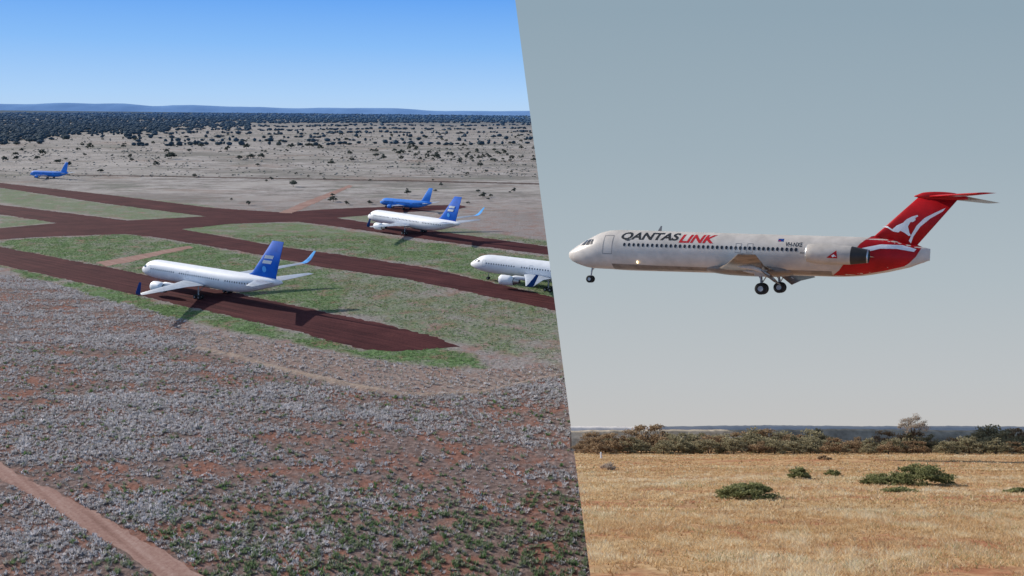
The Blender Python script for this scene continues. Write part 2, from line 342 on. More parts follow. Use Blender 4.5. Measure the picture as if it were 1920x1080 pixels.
for i,(x,y,sc_) in enumerate(spots):
    x=min(x,1000)
    q=hp(x,y); o=bpy.data.objects.new("plain_tree",lmesh[i%6]); o.location=(q.x,q.y,0); k=sc_*1.3*(1+.25*max(0,(290-y)/40))
    o.scale=(k,k,k*random.uniform(.75,1.05)); o.rotation_euler=(0,0,random.uniform(0,6.28))
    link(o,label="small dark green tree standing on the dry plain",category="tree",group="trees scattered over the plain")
def forest(n,seed):
    rs=np.random.default_rng(seed); y=212+(rs.uniform(0,1,n)**1.15)*62; x=rs.uniform(-400,1250,n)
    dens=np.where(y<225,.9,0)+np.where((y>=225)&(y<231),.6,0)
    lim=np.where(x<470,268-x*.055,232)+4*np.sin(x*.03)+3*np.sin(x*.11)+3*np.sin(x*.27)
    dens=dens+np.where((y>=228)&(x<470),np.clip((lim-y)/16,0,1)**1.1,0)
    dens=dens+np.where((y>=228)&(x>=250),.30*(np.sin(y*.9+x*.004+np.sin(x*.02))>.45),0)*np.where(y<250,1,.4)
    k=rs.uniform(0,1,n)<dens; P=np.array([tuple(hp(a,b_).xy) for a,b_ in zip(x[k],y[k])]); return P
P=forest(30000,9); n=len(P); D=P[:,1]
ico=bmesh.new(); bmesh.ops.create_icosphere(ico,subdivisions=1,radius=1); iv=np.array([v.co for v in ico.verts]); it=np.array([[v.index for v in f.verts] for f in ico.faces]); ico.free()
W=rng.uniform(1.8,5.2,n)*np.clip(D/1500,1,4.5)**.8; Hh=rng.uniform(1.4,3.5,n)*np.clip(D/2500,1,1.6)
V=iv[None]*np.stack([W,W,Hh],-1)[:,None]*rng.uniform(.75,1.25,(n,len(iv),1)); V[...,0]+=P[:,0,None]; V[...,1]+=P[:,1,None]; V[...,2]+=Hh[:,None]*.8
T=(it[None]+len(iv)*np.arange(n)[:,None,None]).reshape(-1,3)
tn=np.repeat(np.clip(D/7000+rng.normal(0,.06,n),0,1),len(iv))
fm=tinted("far_woodland",[(0,(.05,.068,.070)),(.3,(.07,.105,.135)),(.7,(.10,.17,.25)),(1,(.13,.23,.37))],transl=0)  # tint runs bluer with distance: aerial haze painted into the foliage colour
link(bpy.data.objects.new("woodland",mesh_np("woodland",V.reshape(-1,3),T,fm,tn)),kind="stuff",label="dark green woodland band along the horizon, tinted blue for haze",category="woodland")
n=5200; yy=240+rng.uniform(0,1,n)**1.1*92; xx=rng.uniform(-200,1100,n)
kk=(vnoise(xx/60,yy/9,61)+.15*(xx>600)>.15)|(rng.uniform(0,1,n)<.3)
P=np.array([tuple(hp(a,b_).xy) for a,b_ in zip(xx[kk],yy[kk])]); n=len(P); D=P[:,1]
W=rng.uniform(.35,1.1,n)*np.clip(D/700,.7,1.7); Hh=W*.45
V=iv[None]*np.stack([W,W,Hh],-1)[:,None]*rng.uniform(.7,1.3,(n,len(iv),1)); V[...,0]+=P[:,0,None]; V[...,1]+=P[:,1,None]; V[...,2]+=Hh[:,None]*.5
T=(it[None]+len(iv)*np.arange(n)[:,None,None]).reshape(-1,3); tn=np.repeat(rng.uniform(0,1,n),len(iv))
fs=tinted("plain_shrub",[(0,(.14,.145,.115)),(.6,(.24,.225,.19)),(1,(.36,.33,.29))],transl=0)
link(bpy.data.objects.new("low_shrubs",mesh_np("low_shrubs",V.reshape(-1,3),T,fs,tn)),kind="stuff",label="sparse low shrubs dotted over the dry plain",category="shrubs")
# hills
hm,t,b=newmat("haze_blue_hills"); pos=nd(t,'ShaderNodeNewGeometry').outputs['Position']
t.links.new(ramp(t,noise(t,pos,.003,5,.6),[(.35,(.18,.32,.57)),(.65,(.22,.38,.65))]),b.inputs['Base Color']); b.inputs['Roughness'].default_value=1; b.inputs['Specular IOR Level'].default_value=0  # distance haze put into the hills' pale blue base colour
V=[];Fc=[];n=260
for i in range(n):
    u=-1.5+2.9*i/(n-1); pxx=960+u*1600
    def top(x):
        v=26+14*math.sin(x*.004+1)+6*math.sin(x*.021)+4*math.sin(x*.05+2)+random.uniform(-1.5,1.5)
        if 90<x<290: v+=26*min(1,(x-90)/60,(290-x)/40)
        if 640<x<830: v+=16*min(1,(x-640)/30,(830-x)/60)
        if 330<x<640: v+=8
        return v+44
    h=top(pxx); D=11500
    for dd,zz in ((0,-20),(250,h*.55),(420,h),(1400,h),(1900,-20)): V.append((u*(D+dd),D+dd,zz))
for i in range(n-1):
    for j in range(4): a=i*5+j; Fc.append((a,a+5,a+6,a+1))
link(bpy.data.objects.new("hills",mesh_py("hills",V,Fc,hm)),kind="structure",label="low flat hills on the horizon, tinted blue for haze",category="hills")
# ------------------------------------------------------------ aircraft helpers
def loft(name,st,mat,n=32):
    V=[];Fc=[]
    for x,zc,rw,rh in st:
        for i in range(n):
            th=6.2832*i/n; V.append((x,rw*math.cos(th),zc+rh*math.sin(th)))
    for j in range(len(st)-1):
        for i in range(n):
            a=j*n+i; b_=j*n+(i+1)%n; Fc.append((a,b_,b_+n,a+n))
    Fc.append(tuple(range(n))[::-1]); Fc.append(tuple((len(st)-1)*n+i for i in range(n)))
    return bpy.data.objects.new(name,mesh_py(name,V,Fc,mat))
def smooth_st(st,m=5):
    out=[]; S=[np.array(s_,float) for s_ in st]
    for i in range(len(S)-1):
        p0=S[max(0,i-1)];p1=S[i];p2=S[i+1];p3=S[min(len(S)-1,i+2)]
        for j in range(m):
            u=j/m; q=.5*((2*p1)+(-p0+p2)*u+(2*p0-5*p1+4*p2-p3)*u*u+(-p0+3*p1-3*p2+p3)*u**3)
            q[0]=p1[0]+(p2[0]-p1[0])*u; q[2]=max(q[2],.01); q[3]=max(q[3],.01); out.append(tuple(q))
    out.append(tuple(S[-1])); return out
def wing(name,secs,mat,vert=False,n=9):
    xs=[.5*(1-math.cos(math.pi*i/n)) for i in range(n+1)]
    yt=lambda x:5*(.2969*math.sqrt(x)-.126*x-.3516*x*x+.2843*x**3-.1036*x**4)
    V=[];Fc=[]; k=2*n
    for xl,y,zz,c,tk in secs:
        ring=[(x,yt(x)*tk) for x in xs]+[(x,-yt(x)*tk*.8) for x in xs[-2:0:-1]]
        for x,h in ring: V.append((xl-x*c,y+h*c,zz) if vert else (xl-x*c,y,zz+h*c))
    for j in range(len(secs)-1):
        for i in range(k): a=j*k+i; b_=j*k+(i+1)%k; Fc.append((a,b_,b_+k,a+k))
    Fc.append(tuple(range(k))[::-1]); Fc.append(tuple((len(secs)-1)*k+i for i in range(k)))
    me=mesh_py(name,V,Fc,mat); bm=bmesh.new(); bm.from_mesh(me); bmesh.ops.recalc_face_normals(bm,faces=bm.faces); bm.to_mesh(me); bm.free()
    return bpy.data.objects.new(name,me)
def revolve(name,prof,mats,mi,y=0,z=0,n=28):
    V=[];Fc=[];M_=[]
    for x,rr in prof:
        for i in range(n):
            th=6.2832*i/n; V.append((x,y+rr*math.cos(th),z+rr*math.sin(th)))
    for j in range(len(prof)-1):
        for i in range(n): a=j*n+i; b_=j*n+(i+1)%n; Fc.append((a,b_,b_+n,a+n)); M_.append(mi[j])
    return bpy.data.objects.new(name,mesh_py(name,V,Fc,mats,M_))
def wheels_mesh(name,items,strut,mt,ms):
    V=[];Fc=[];M_=[];n=18
    for x,y,z_,rr,w_ in items:
        prof=[(-.5,.0,1),(-.5,.45,1),(-.52,.5,0),(-.5,.85,0),(-.36,1,0),(.36,1,0),(.5,.85,0),(.52,.5,0),(.5,.45,1),(.5,0,1)]
        k=len(V)
        for py_,pr,_ in prof:
            for i in range(n):
                th=6.2832*i/n; V.append((x+rr*pr*math.cos(th),y+w_*py_,z_+rr*pr*math.sin(th)))
        for j in range(len(prof)-1):
            for i in range(n): a=k+j*n+i; b_=k+j*n+(i+1)%n; Fc.append((a,a+n,b_+n,b_)); M_.append(prof[j][2])
    mb=MB()
    for p0,p1,rr in strut: mb.tube(p0,p1,rr,rr*.9,0,10)
    k=len(V); V+=mb.V; Fc+=[tuple(i+k for i in f) for f in mb.F]; M_+=[1]*len(mb.F)
    return bpy.data.objects.new(name,mesh_py(name,V,Fc,[mt,ms],M_))
def surf_y(st,X,Z):
    for i in range(len(st)-1):
        a,b_=st[i],st[i+1]
        if (a[0]-X)*(b_[0]-X)<=0 and a[0]!=b_[0]:
            u=(X-a[0])/(b_[0]-a[0]); zc=a[1]+(b_[1]-a[1])*u; rw=a[2]+(b_[2]-a[2])*u; rh=a[3]+(b_[3]-a[3])*u
            q=1-((Z-zc)/rh)**2; return rw*math.sqrt(max(q,.0))
    return 0
def bm_polys(polys):
    bm=bmesh.new()
    for pl in polys:
        vs=[bm.verts.new((x,0,z_)) for x,z_ in pl]
        f=bm.faces.new(vs)
    bmesh.ops.triangulate(bm,faces=bm.faces[:],ngon_method='EAR_CLIP')
    return bm
def project(bm,yf,step,name,mat,sides=(1,),off=.012):
    xs=[v.co.x for v in bm.verts]; zs=[v.co.z for v in bm.verts]
    a=math.ceil(min(xs)/step)
    while a*step<max(xs):
        bmesh.ops.bisect_plane(bm,geom=bm.verts[:]+bm.edges[:]+bm.faces[:],plane_co=(a*step,0,0),plane_no=(1,0,0)); a+=1
    a=math.ceil(min(zs)/(step*.5))
    while a*step*.5<max(zs):
        bmesh.ops.bisect_plane(bm,geom=bm.verts[:]+bm.edges[:]+bm.faces[:],plane_co=(0,0,a*step*.5),plane_no=(0,0,1)); a+=1
    V=[];Fc=[]; bm.verts.index_update()
    for s_ in sides:
        k=len(V)
        for v in bm.verts: V.append((v.co.x,s_*(yf(v.co.x,v.co.z)+off),v.co.z))
        for f in bm.faces: Fc.append(tuple(k+v.index for v in f.verts))
    bm.free(); return bpy.data.objects.new(name,mesh_py(name,V,Fc,mat,smooth=False))
def text_bm(body,x0,z0,width,height,shear=0,offset=0.0):
    cu=bpy.data.curves.new("lettering",'FONT'); cu.body=body; cu.shear=shear; cu.offset=offset; cu.resolution_u=4; cu.space_character=1.0
    o=bpy.data.objects.new("lettering",cu); col.objects.link(o); dg=bpy.context.evaluated_depsgraph_get()
    me=bpy.data.meshes.new_from_object(o.evaluated_get(dg)); bpy.data.objects.remove(o)
    bm=bmesh.new(); bm.from_mesh(me); bpy.data.meshes.remove(me)
    xs=[v.co.x for v in bm.verts]; ys=[v.co.y for v in bm.verts]; a,b_,c_,d_=min(xs),max(xs),min(ys),max(ys)
    for v in bm.verts: v.co=Vector((x0-(v.co.x-a)/(b_-a)*width,0,z0+(v.co.y-c_)/(d_-c_)*height))
    return bm
white=paint("white_aircraft_paint",(.90,.90,.91),.5,.04,.5,0,.2); wgrey=paint("wing_grey_paint",(.46,.50,.56),.5,.10,.7,0,.2)
navy=paint("dark_blue_tail_paint",(.012,.13,.58),.6,.1,.4,0,.08); navyd=paint("dark_winglet_paint",(.008,.05,.22),.6,.1,.4,0,.08); blue=paint("bright_blue_paint",(.05,.26,.80),.6,.08,.4,0,.08); lblue=paint("light_blue_paint",(.12,.45,.95),.6,.1,.5,0,.08)
glass=paint("dark_glass",(.015,.018,.025),.12,.1,1,0,.6); tyre=paint("tyre_rubber",(.02,.02,.02),.85,.2); strutm=paint("strut_metal",(.35,.35,.36),.4,.15,3,.5)
metal=paint("bare_metal",(.55,.56,.58),.3,.1,2,.8); decalw=paint("white_marking",(.85,.85,.85),.6,.05,1,0,.1)
def airliner(kind,label,bodym=None,finm=None):
    root=bpy.data.objects.new("parked_airplane",None); link(root,label=label,category="airplane",group="airplanes parked in desert storage")
    if kind=='wide': K=1.0; rr=2.6; zc=4.75; wlt=True
    else: K=.608; rr=3.1; zc=4.9; wlt=False
    A=lambda o,nm=None: link(o,parent=root)
    st=[(27.45,-.75,.03,.03),(27.2,-.74,.5,.45),(26.3,-.62,1.15,1.02),(25,-.42,1.75,1.6),(23.5,-.15,2.2,2.15),(21.5,0,2.5,2.52),(19,0,2.55,2.65),(10,0,2.55,2.65),(0,0,2.55,2.65),(-9,0,2.55,2.65),(-14,.2,2.35,2.45),(-19,.75,1.75,1.9),(-23.5,1.3,1.0,1.2),(-26.5,1.6,.45,.6),(-27.45,1.7,.15,.22)]
    sr=rr/2.6
    st=[(x*K,(zc+z_*sr)*K,a*sr*K,b_*sr*K) for x,z_,a,b_ in st]; st=smooth_st(st,4)
    A(loft("fuselage",st,bodym))
    yf=lambda X,Z:surf_y(st,X,Z)
    for s_ in (1,-1):
        sec=[(8.6,s_*1.5,3.1,10.0,.12),(7.6,s_*2.6,3.2,9.0,.12),(3.8,s_*8.3,3.8,5.8,.11),(-6.8,s_*25.6,5.6,2.0,.09)]
        w_=wing("wing",[(x*K,y*K,z_*K,c_*K,tk) for x,y,z_,c_,tk in sec],wgrey); A(w_)
        if wlt:
            wl=wing("winglet",[(-6.8,s_*25.6,5.6,2.0,.09),(-7.4,s_*26.3,5.8,1.9,.09),(-8.4,s_*26.9,6.6,1.7,.08),(-10.8,s_*27.5,9.2,.8,.08)],navyd if s_>0 else lblue)
            link(wl,parent=w_)
        A(wing("tailplane",[(x*K,y*K,z_*K,c_*K,tk) for x,y,z_,c_,tk in [(-18.6,s_*.8,6.3,6.4,.09),(-25.8,s_*10.0,7.2,2.2,.08)]],wgrey))
        ey=s_*7.9*K; ez=2.35*K; er=1.40*K*(1.0 if wlt else 1.1); x0=12.0*K
        eng=revolve("engine",[(x0-1.0*K,.0),(x0-1.0*K,er*.80),(x0-.1*K,er*.84),(x0,er*.90),(x0-.15*K,er*.97),(x0-1.2*K,er*1.03),(x0-3*K,er*1.0),(x0-4.6*K,er*.82),(x0-4.6*K,er*.62),(x0-6.2*K,er*.42),(x0-6.2*K,0)],[bodym,glass,metal],[1,2,2,2,0,0,0,1,2,1],ey,ez); A(eng)
        link(wing("engine_pylon",[((10.0)*K,ey,2.9*K,6*K,.08),((7.3)*K,ey,4.0*K,4.3*K,.08)],bodym,vert=True),parent=eng)
        if wlt:
            it=[(-1.5+dx,s_*4.65+dy,.58,.58,.42) for dx in (.75,-.75) for dy in (.5,-.5)]; stt=[((-1.5,s_*4.65,.6),(-1.2,s_*4.3,3.2),.17),((-2.3,s_*4.65,.6),(-.7,s_*4.65,.6),.12),((-1.5,s_*4.6,1.8),(-1,s_*2.4,2.9),.1)]
        else:
            it=[(-1.5*K,s_*2.7+dy,.55,.55,.38) for dy in (.4,-.4)]; stt=[((-1.5*K,s_*2.7,.55),(-1.2*K,s_*2.6,2.2),.13)]
        A(wheels_mesh("landing_gear",it,stt,tyre,strutm))
    A(wheels_mesh("landing_gear",[(21.3*K,dy,.45,.45,.3) for dy in (.33,-.33)],[((21.3*K,0,.45),(21*K,0,zc*K-2.2*K),.13)],tyre,strutm))
    zb=zc*K+2.2*sr*K; ft=(16.6 if wlt else 11.4)
    fin=wing("tail_fin",[(-13.6*K,0,zb-.5*K,11.5*K,.05),(-16.8*K,0,zb+1.0*K,8.6*K,.10),(-24.6*K,0,ft,3.9*K,.09)],finm,vert=True); A(fin)
    if kind=='wide':
        def bar(x,z_,l,h): return [(x,z_),(x-l,z_-.0),(x-l+.5,z_-h),(x+.5,z_-h)]
        def fy(x,z_):
            u=(z_-(zb+1))/(ft-zb-1); xl=-16.8-7.8*u; c_=8.6-4.7*u; q=min(1,max(0,(xl-x)/c_)); return 5*(.10-.01*u)*c_*(.2969*math.sqrt(q)-.126*q-.3516*q*q+.2843*q**3-.1036*q**4)
        em=project(bm_polys([bar(-22.2,12.9,2.9,.85),bar(-21.5,11.6,2.9,.85)]),fy,.5,"fin_emblem",decalw,(1,-1),.06); link(em,parent=fin)
        em=project(bm_polys([[(-21.6+.7*math.cos(a*.5236),9.3+.8*math.sin(a*.5236)) for a in range(12)]]),fy,.5,"fin_emblem",lblue,(1,-1),.06); link(em,parent=fin)
    pl=[]; x=20.5*K; zz=(zc+.55*sr)*K
    stp=.85 if wlt else .62
    while x>-19*K:
        if not (abs(x-9.5*K)<.8 or abs(x+8*K)<.8):
            wd=.30; pl.append([(x,zz-.2),(x-wd,zz-.2),(x-wd,zz+.2),(x,zz+.2)])
        x-=stp
    wn=project(bm_polys(pl),yf,5,"cabin_windows",glass,(1,-1),.02); wn["kind"]="stuff"; A(wn)
    z1=(zc+.55*sr)*K; z2=(zc+1.15*sr)*K
    A(project(bm_polys([[(25.3*K,z1),(24.0*K,z1+.05*K),(23.7*K,z2),(24.55*K,z2)],[(23.85*K,z1+.05*K),(23.0*K,z1+.12*K),(23.0*K,z2-.02*K),(23.55*K,z2)]]),yf,.3,"cockpit_window",glass,(1,-1),.03))
    dp=[]
    for dx in (22.0,-19.5) if not wlt else (21.8,6.0,-18.5):
        x=dx*K; h0=zc*K-.5*sr*K; h1=zc*K+1.3*sr*K; w_=1.1*(1 if wlt else .8); tks=.07
        for q in ([(x,h0),(x-tks,h0),(x-tks,h1),(x,h1)],[(x-w_,h0),(x-w_-tks,h0),(x-w_-tks,h1),(x-w_,h1)],[(x,h1),(x-w_,h1),(x-w_,h1+tks),(x,h1+tks)],[(x,h0-tks),(x-w_,h0-tks),(x-w_,h0),(x,h0)]): dp.append(q)
    A(project(bm_polys(dp),yf,.6,"door",wgrey,(1,-1),.015))
    return root
def place(root,nose,head,L):
    c_=nose-head*(L/2); root.location=(c_.x,c_.y,.03); root.rotation_euler=(0,0,math.atan2(head.y,head.x))
def heading(nose,L,xt):
    best=None
    for i in range(400):
        a=math.radians(91+88*i/400); d=Vector((math.cos(a),math.sin(a),0)); q=nose-d*L; v=q-C; x=960+F*v.dot(RT)/v.dot(FW)
        if best is None or abs(x-xt)<best[0]: best=(abs(x-xt),d)
    return best[1]
n1=hp(268,505,4.0); t1=hp(531,531,6.4)
n2=hp(691,406,4.0); t2=hp(885,427,6.4)
h1=(n1-t1); h1.z=0; h1.normalize(); h2=(n2-t2); h2.z=0; h2.normalize()
m1=((n1+t1)/2)
P1=airliner('wide',"white wide-body airliner with dark blue tail fin on gravel strip",bodym=white,finm=navy); place(P1,Vector((m1.x,m1.y,0))+h1*27.45,h1,54.9)
P2=airliner('wide',"white airliner with blue tail parked on far gravel strip",bodym=white,finm=navy); k2=1.05; h2=(h2*.75+heading(n2,54.9*k2,893)*.25).normalized(); place(P2,n2,h2,54.9*k2); P2.scale=(k2,k2,1.0)
P3=airliner('wide',"white airliner seen from the nose with dark winglet",bodym=white,finm=navy); place(P3,hp(883,495,4.0),h1,54.9)
P4=airliner('narrow',"small all blue jet beside the white airliner",bodym=blue,finm=blue); q=hp(713,379,2.5); place(P4,q,heading(q,33.4,810),33.4)
P5=airliner('narrow',"small all blue jet alone at the far strip",bodym=blue,finm=blue); q=hp(57,326,2.5); place(P5,q,heading(q,33.4,129),33.4)
# ------------------------------------------------------------ hillside country with landing jet
HR=2.8; YH=803
be=math.atan((YH-540)/F)
Fr=FW*math.cos(be)-UP*math.sin(be); Ur=FW*math.sin(be)+UP*math.cos(be); Rr=RT
MR=Matrix(((Rr.x,Fr.x,Ur.x,0),(Rr.y,Fr.y,Ur.y,0),(Rr.z,Fr.z,Ur.z,0),(0,0,0,1))); MR.translation=C-Ur*HR
def aleft(b_,c_):
    Yc=-b_*math.sin(be)+(c_-HR)*math.cos(be); Zc=b_*math.cos(be)+(c_-HR)*math.sin(be); return Zc*.04781-.13056*Yc
def rpt(x,y,h=0.0):
    u=(540-y)/F; cF=math.cos(be)-u*math.sin(be); cU=math.sin(be)+u*math.cos(be); k=(h-HR)/cU
    return Vector(((x-960)/F*k,cF*k,h))
bs_=np.concatenate([np.geomspace(9,60,90),np.linspace(61,113,50)]); V=[];nc_=60
for b_ in bs_:
    al=aleft(b_,0); ar=b_*.85+4
    for j in range(nc_):
        a_=al+(ar-al)*j/(nc_-1); V.append((a_,b_,0.0))
V=np.array(V); V[:,2]=0
Q=np.stack([ (np.arange(len(bs_)-1)[:,None]*nc_+np.arange(nc_-1)).ravel()+k for k in (0,1,nc_+1,nc_)],-1)
rg,t,b=newmat("golden_ground"); pos=nd(t,'ShaderNodeTexCoord').outputs['Object']
na=noise(t,pos,.35,7,.65); nb_=noise(t,pos,3,6,.7); 
mp=nd(t,'ShaderNodeMapping'); mp.inputs['Scale'].default_value=(.35,1,1); t.links.new(pos,mp.inputs[0]); nl=noise(t,mp.outputs[0],.18,5,.6)
c=ramp(t,nb_,[(.3,(.27,.155,.08)),(.5,(.45,.285,.15)),(.7,(.60,.42,.245))]); c=mixc(t,mapr(t,na,.46,.58,0,.85),c,ramp(t,nb_,[(.3,(.22,.08,.045)),(.7,(.42,.185,.10))]))
c=mixc(t,mapr(t,nl,.5,.60,0,.55),c,(.33,.25,.14))
t.links.new(c,b.inputs['Base Color']); b.inputs['Roughness'].default_value=1; b.inputs['Specular IOR Level'].default_value=.03; bump(t,nb_,b,.6,.06)
o=bpy.data.objects.new("field",mesh_np("field",V,Q,rg,k=4)); o.matrix_world=MR; link(o,kind="structure",label="sloping golden dry grass field with red soil",category="field")
def blades(n,b0,b1,wd,h0,h1,seed):
    rs=np.random.default_rng(seed); bb=np.sqrt(rs.uniform(b0*b0,b1*b1,n))
    u=rs.uniform(0,1,n); al=np.array([aleft(x,0) for x in bb])+.05; ar=bb*.72+1; aa=al+(ar-al)*u
    cl=vnoise(aa*.7,bb*.55,seed+1); c2=vnoise(aa*3.3,bb*2.6,seed+2); band=vnoise(aa*.12,bb*.55,99); b3=vnoise(aa*.05,bb*.22,98)
    redb=np.exp(-((bb-16.4-.6*np.sin(aa*.8)-.4*np.sin(aa*2.1))/1.0)**2)*1.2+np.exp(-((bb-22-1*np.sin(aa*.5))/1.2)**2)*.3+np.exp(-((bb-31-1*np.sin(aa*.4))/2)**2)*.4+np.exp(-((bb-74)/8)**2)*.8
    k=(cl*1.3+c2*1.3+band*1.0+b3*.6-redb)>rs.uniform(-.9,.7,n); aa=aa[k];bb=bb[k];cl=cl[k];c2=c2[k];band=band[k]; redb=redb[k]; b3=b3[k]; n=len(aa)
    th=rs.uniform(0,6.283,n); h=rs.uniform(h0,h1,n)*(1+1.2*np.clip(c2+.5*cl,-.6,1)); w_=wd*rs.uniform(.6,1.4,n)
    lean=rs.normal(0,.7,(n,2))*h[:,None]; dx=np.cos(th)*w_; dy=np.sin(th)*w_*.4
    z0=np.zeros(n)
    V=np.stack([np.stack([aa-dx,bb-dy,z0],-1),np.stack([aa+dx,bb+dy,z0],-1),np.stack([aa+lean[:,0],bb+lean[:,1],h],-1)],1).reshape(-1,3)
    tn=np.clip(.54+.34*cl+.34*c2+.30*band+.25*b3-.30*redb+rs.normal(0,.13,n),0,.94)
    gr=rs.uniform(0,1,n)<.10*(vnoise(aa*.4,bb*.5,77)>.12); tn[gr]=1
    return V,np.repeat(tn,3)
parts=[blades(230000,11,30,.014,.02,.12,31),blades(180000,28,60,.03,.02,.11,41),blades(120000,56,100,.07,.02,.10,51)]
V=np.concatenate([a for a,_ in parts]); tn=np.concatenate([a for _,a in parts])
gold=tinted("golden_grass",[(0,(.25,.12,.06)),(.2,(.42,.24,.115)),(.4,(.60,.40,.20)),(.6,(.73,.54,.31)),(.8,(.82,.69,.46)),(.95,(.88,.80,.62)),(1,(.36,.36,.18))],transl=.42)
o=bpy.data.objects.new("golden_grass",mesh_np("golden_grass",V,np.arange(len(V)).reshape(-1,3),gold,tn)); o.matrix_world=MR
link(o,kind="stuff",label="low golden dry grass covering the field",category="grass")
def ridge(name,b_,ytop,amp,mat,seed,**kw):
    rs=random.Random(seed); V=[];Fc=[];n=240; ph=[rs.uniform(0,6.28) for _ in range(5)]
    for i in range(n):
        a_=aleft(b_,3)+(95-aleft(b_,3))*i/(n-1); x=a_*1.0
        yy=ytop+amp*(math.sin(x*.09+ph[0])+.6*math.sin(x*.23+ph[1])+.3*math.sin(x*.8+ph[2])+.25*math.sin(x*2.3+ph[3]))+rs.uniform(-.4,.4)
        c_=HR+(YH-yy)/F*b_
        V+=[(a_,b_-1.5,0.0),(a_,b_,c_*.9),(a_,b_+.4,c_),(a_,b_+2.2,0)]
    for i in range(n-1):
        for j in range(3): a=i*4+j; Fc.append((a,a+4,a+5,a+1))
    o=bpy.data.objects.new(name,mesh_py(name,V,Fc,mat)); o.matrix_world=MR; link(o,kind="structure",**kw)
rm1=paint("hazy_ridge",(.56,.54,.54),1,.08,.3,0,0); rm2=paint("tan_ridge",(.40,.34,.27),1,.25,.8,0,0)  # first ridge: haze is put into its pale colour
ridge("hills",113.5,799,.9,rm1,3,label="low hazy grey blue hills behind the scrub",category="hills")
ridge("hills",109.5,806,1.0,rm2,4,label="low tan rise behind the scrub",category="hills")
bk=118.5; V=[];Fc=[]
for j in range(33):
    c_=-1+84*j/32
    V+=[(aleft(bk,c_),bk,c_),(130,bk,c_)]
for j in range(32): Fc.append((2*j,2*j+1,2*j+3,2*j+2))
sm=bpy.data.materials.new("pale_grey_sky"); sm.use_nodes=True; t=sm.node_tree; t.nodes.clear()
so=nd(t,'ShaderNodeOutputMaterial'); em=nd(t,'ShaderNodeEmission'); tcn=nd(t,'ShaderNodeTexCoord'); s3=nd(t,'ShaderNodeSeparateXYZ'); t.links.new(tcn.outputs['Object'],s3.inputs[0])
f=mapr(t,s3.outputs['Z'],2,64)
cc=ramp(t,f,[(0,(.55,.54,.53)),(.12,(.51,.535,.55)),(.35,(.43,.495,.535)),(.65,(.345,.43,.49)),(1,(.28,.375,.45))])
t.links.new(cc,em.inputs[0]); t.links.new(em.outputs[0],so.inputs[0])
o=bpy.data.objects.new("sky",mesh_py("sky",V,Fc,sm)); o.matrix_world=MR; link(o,kind="structure",label="pale grey blue evening sky",category="sky")
olive=tinted("olive_foliage",[(0,(.15,.125,.08)),(.4,(.25,.22,.135)),(.7,(.34,.30,.19)),(1,(.45,.40,.26))])
rust=tinted("rusty_foliage",[(0,(.16,.105,.07)),(.4,(.28,.19,.115)),(.7,(.38,.27,.165)),(1,(.47,.36,.24))])
greenb=tinted("green_bush_foliage",[(0,(.07,.075,.035)),(.4,(.16,.17,.075)),(.7,(.27,.275,.125)),(1,(.40,.38,.20))])
paleb=tinted("pale_twigs",[(0,(.30,.24,.19)),(.5,(.46,.38,.31)),(1,(.60,.52,.43))],transl=.4)
def tree_obj(name,pos,mc,mtm,sc_,rot,label,cat,group=None):
    r_=bpy.data.objects.new(name,None); link(r_,label=label,category=cat)
    if group: r_["group"]=group
    r_.matrix_world=MR@Matrix.Translation(pos)@Matrix.Rotation(rot,4,'Z')@Matrix.Diagonal((*sc_,1))
    link(bpy.data.objects.new("crown",mc),parent=r_); link(bpy.data.objects.new("trunk",mtm),parent=r_); return r_
var=[]
for i in range(7):
    cm=MB(); tm=MB(); make_tree(300+i,4.0,2.7+.12*i,20,90,.10,.1,cm,tm,0,0,.09,.17,dome=True)
    m=olive if i%3 else rust
    var.append((cm.mesh("crown",[m]),tm.mesh("trunk",[bark])))
n=0
for layer,(b0,step,hs) in enumerate(((96,2.3,.78),(100,2.4,.95),(104,2.6,1.05))):
    a_=aleft(b0,1)+1.0+layer*.6
    while a_<b0*.68:
        bb=b0+random.uniform(-1.6,1.6); s_=random.uniform(.7,1.15)*hs; i=random.randrange(7)
        if a_-1.7*s_>aleft(bb,0)-.3 :
            tree_obj("scrub_bush",Vector((a_,bb,0)),*var[i],(s_*random.uniform(.9,1.3),s_,s_*random.uniform(.75,1.08)),random.uniform(-.5,.5)+random.choice((0,3.14)),"olive brown scrub bush in a row at the field edge" if i%3 else "rusty brown scrub bush in a row at the field edge","bush","scrub bushes along the field edge"); n+=1
        a_+=step*random.uniform(.55,1.2)
def special(name,seed,x,ybase,wpx,hpx,mat,nclump,nleaf,ls,tr,label,cat="bush",trunkh=.1,spread=.2,dome=True):
    q=rpt(x,ybase); k=F/math.hypot(q.y,0); W_=wpx/k; H_=hpx/k
    cm=MB();tm=MB(); make_tree(seed,W_,H_,nclump,nleaf,ls,trunkh*H_,cm,tm,0,0,tr,spread,dome)
    return tree_obj(name,q,cm.mesh("crown",[mat]),tm.mesh("trunk",[bark]),(1,1,1),0,label,cat)
special("scrub_tree",501,1716,849,62,78,paleb,34,110,.05,.07,"pale nearly bare tree rising above the scrub","tree",.4,.13,False)
special("scrub_tree",502,1425,847,50,46,rust,16,90,.10,.10,"rusty brown rounded tree above the scrub","tree",.3,.2,False)
special("scrub_tree",503,1490,847,42,42,rust,14,90,.10,.10,"rusty brown rounded tree above the scrub","tree",.3,.2,False)
special("scrub_tree",504,1905,847,50,48,rust,16,90,.10,.10,"rusty brown rounded tree above the scrub","tree",.3,.2,False)
special("green_bush",511,1728,909,130,48,greenb,50,170,.045,.05,"wide dark green bush in golden dry grass",trunkh=.05,spread=.12)
special("green_bush",512,1650,909,76,26,greenb,24,120,.042,.04,"low dark green bush beside the wide bush",trunkh=.05,spread=.16)
special("green_bush",513,1400,935,120,38,greenb,50,130,.040,.04,"low spreading green bush in golden dry grass",trunkh=.05,spread=.12)
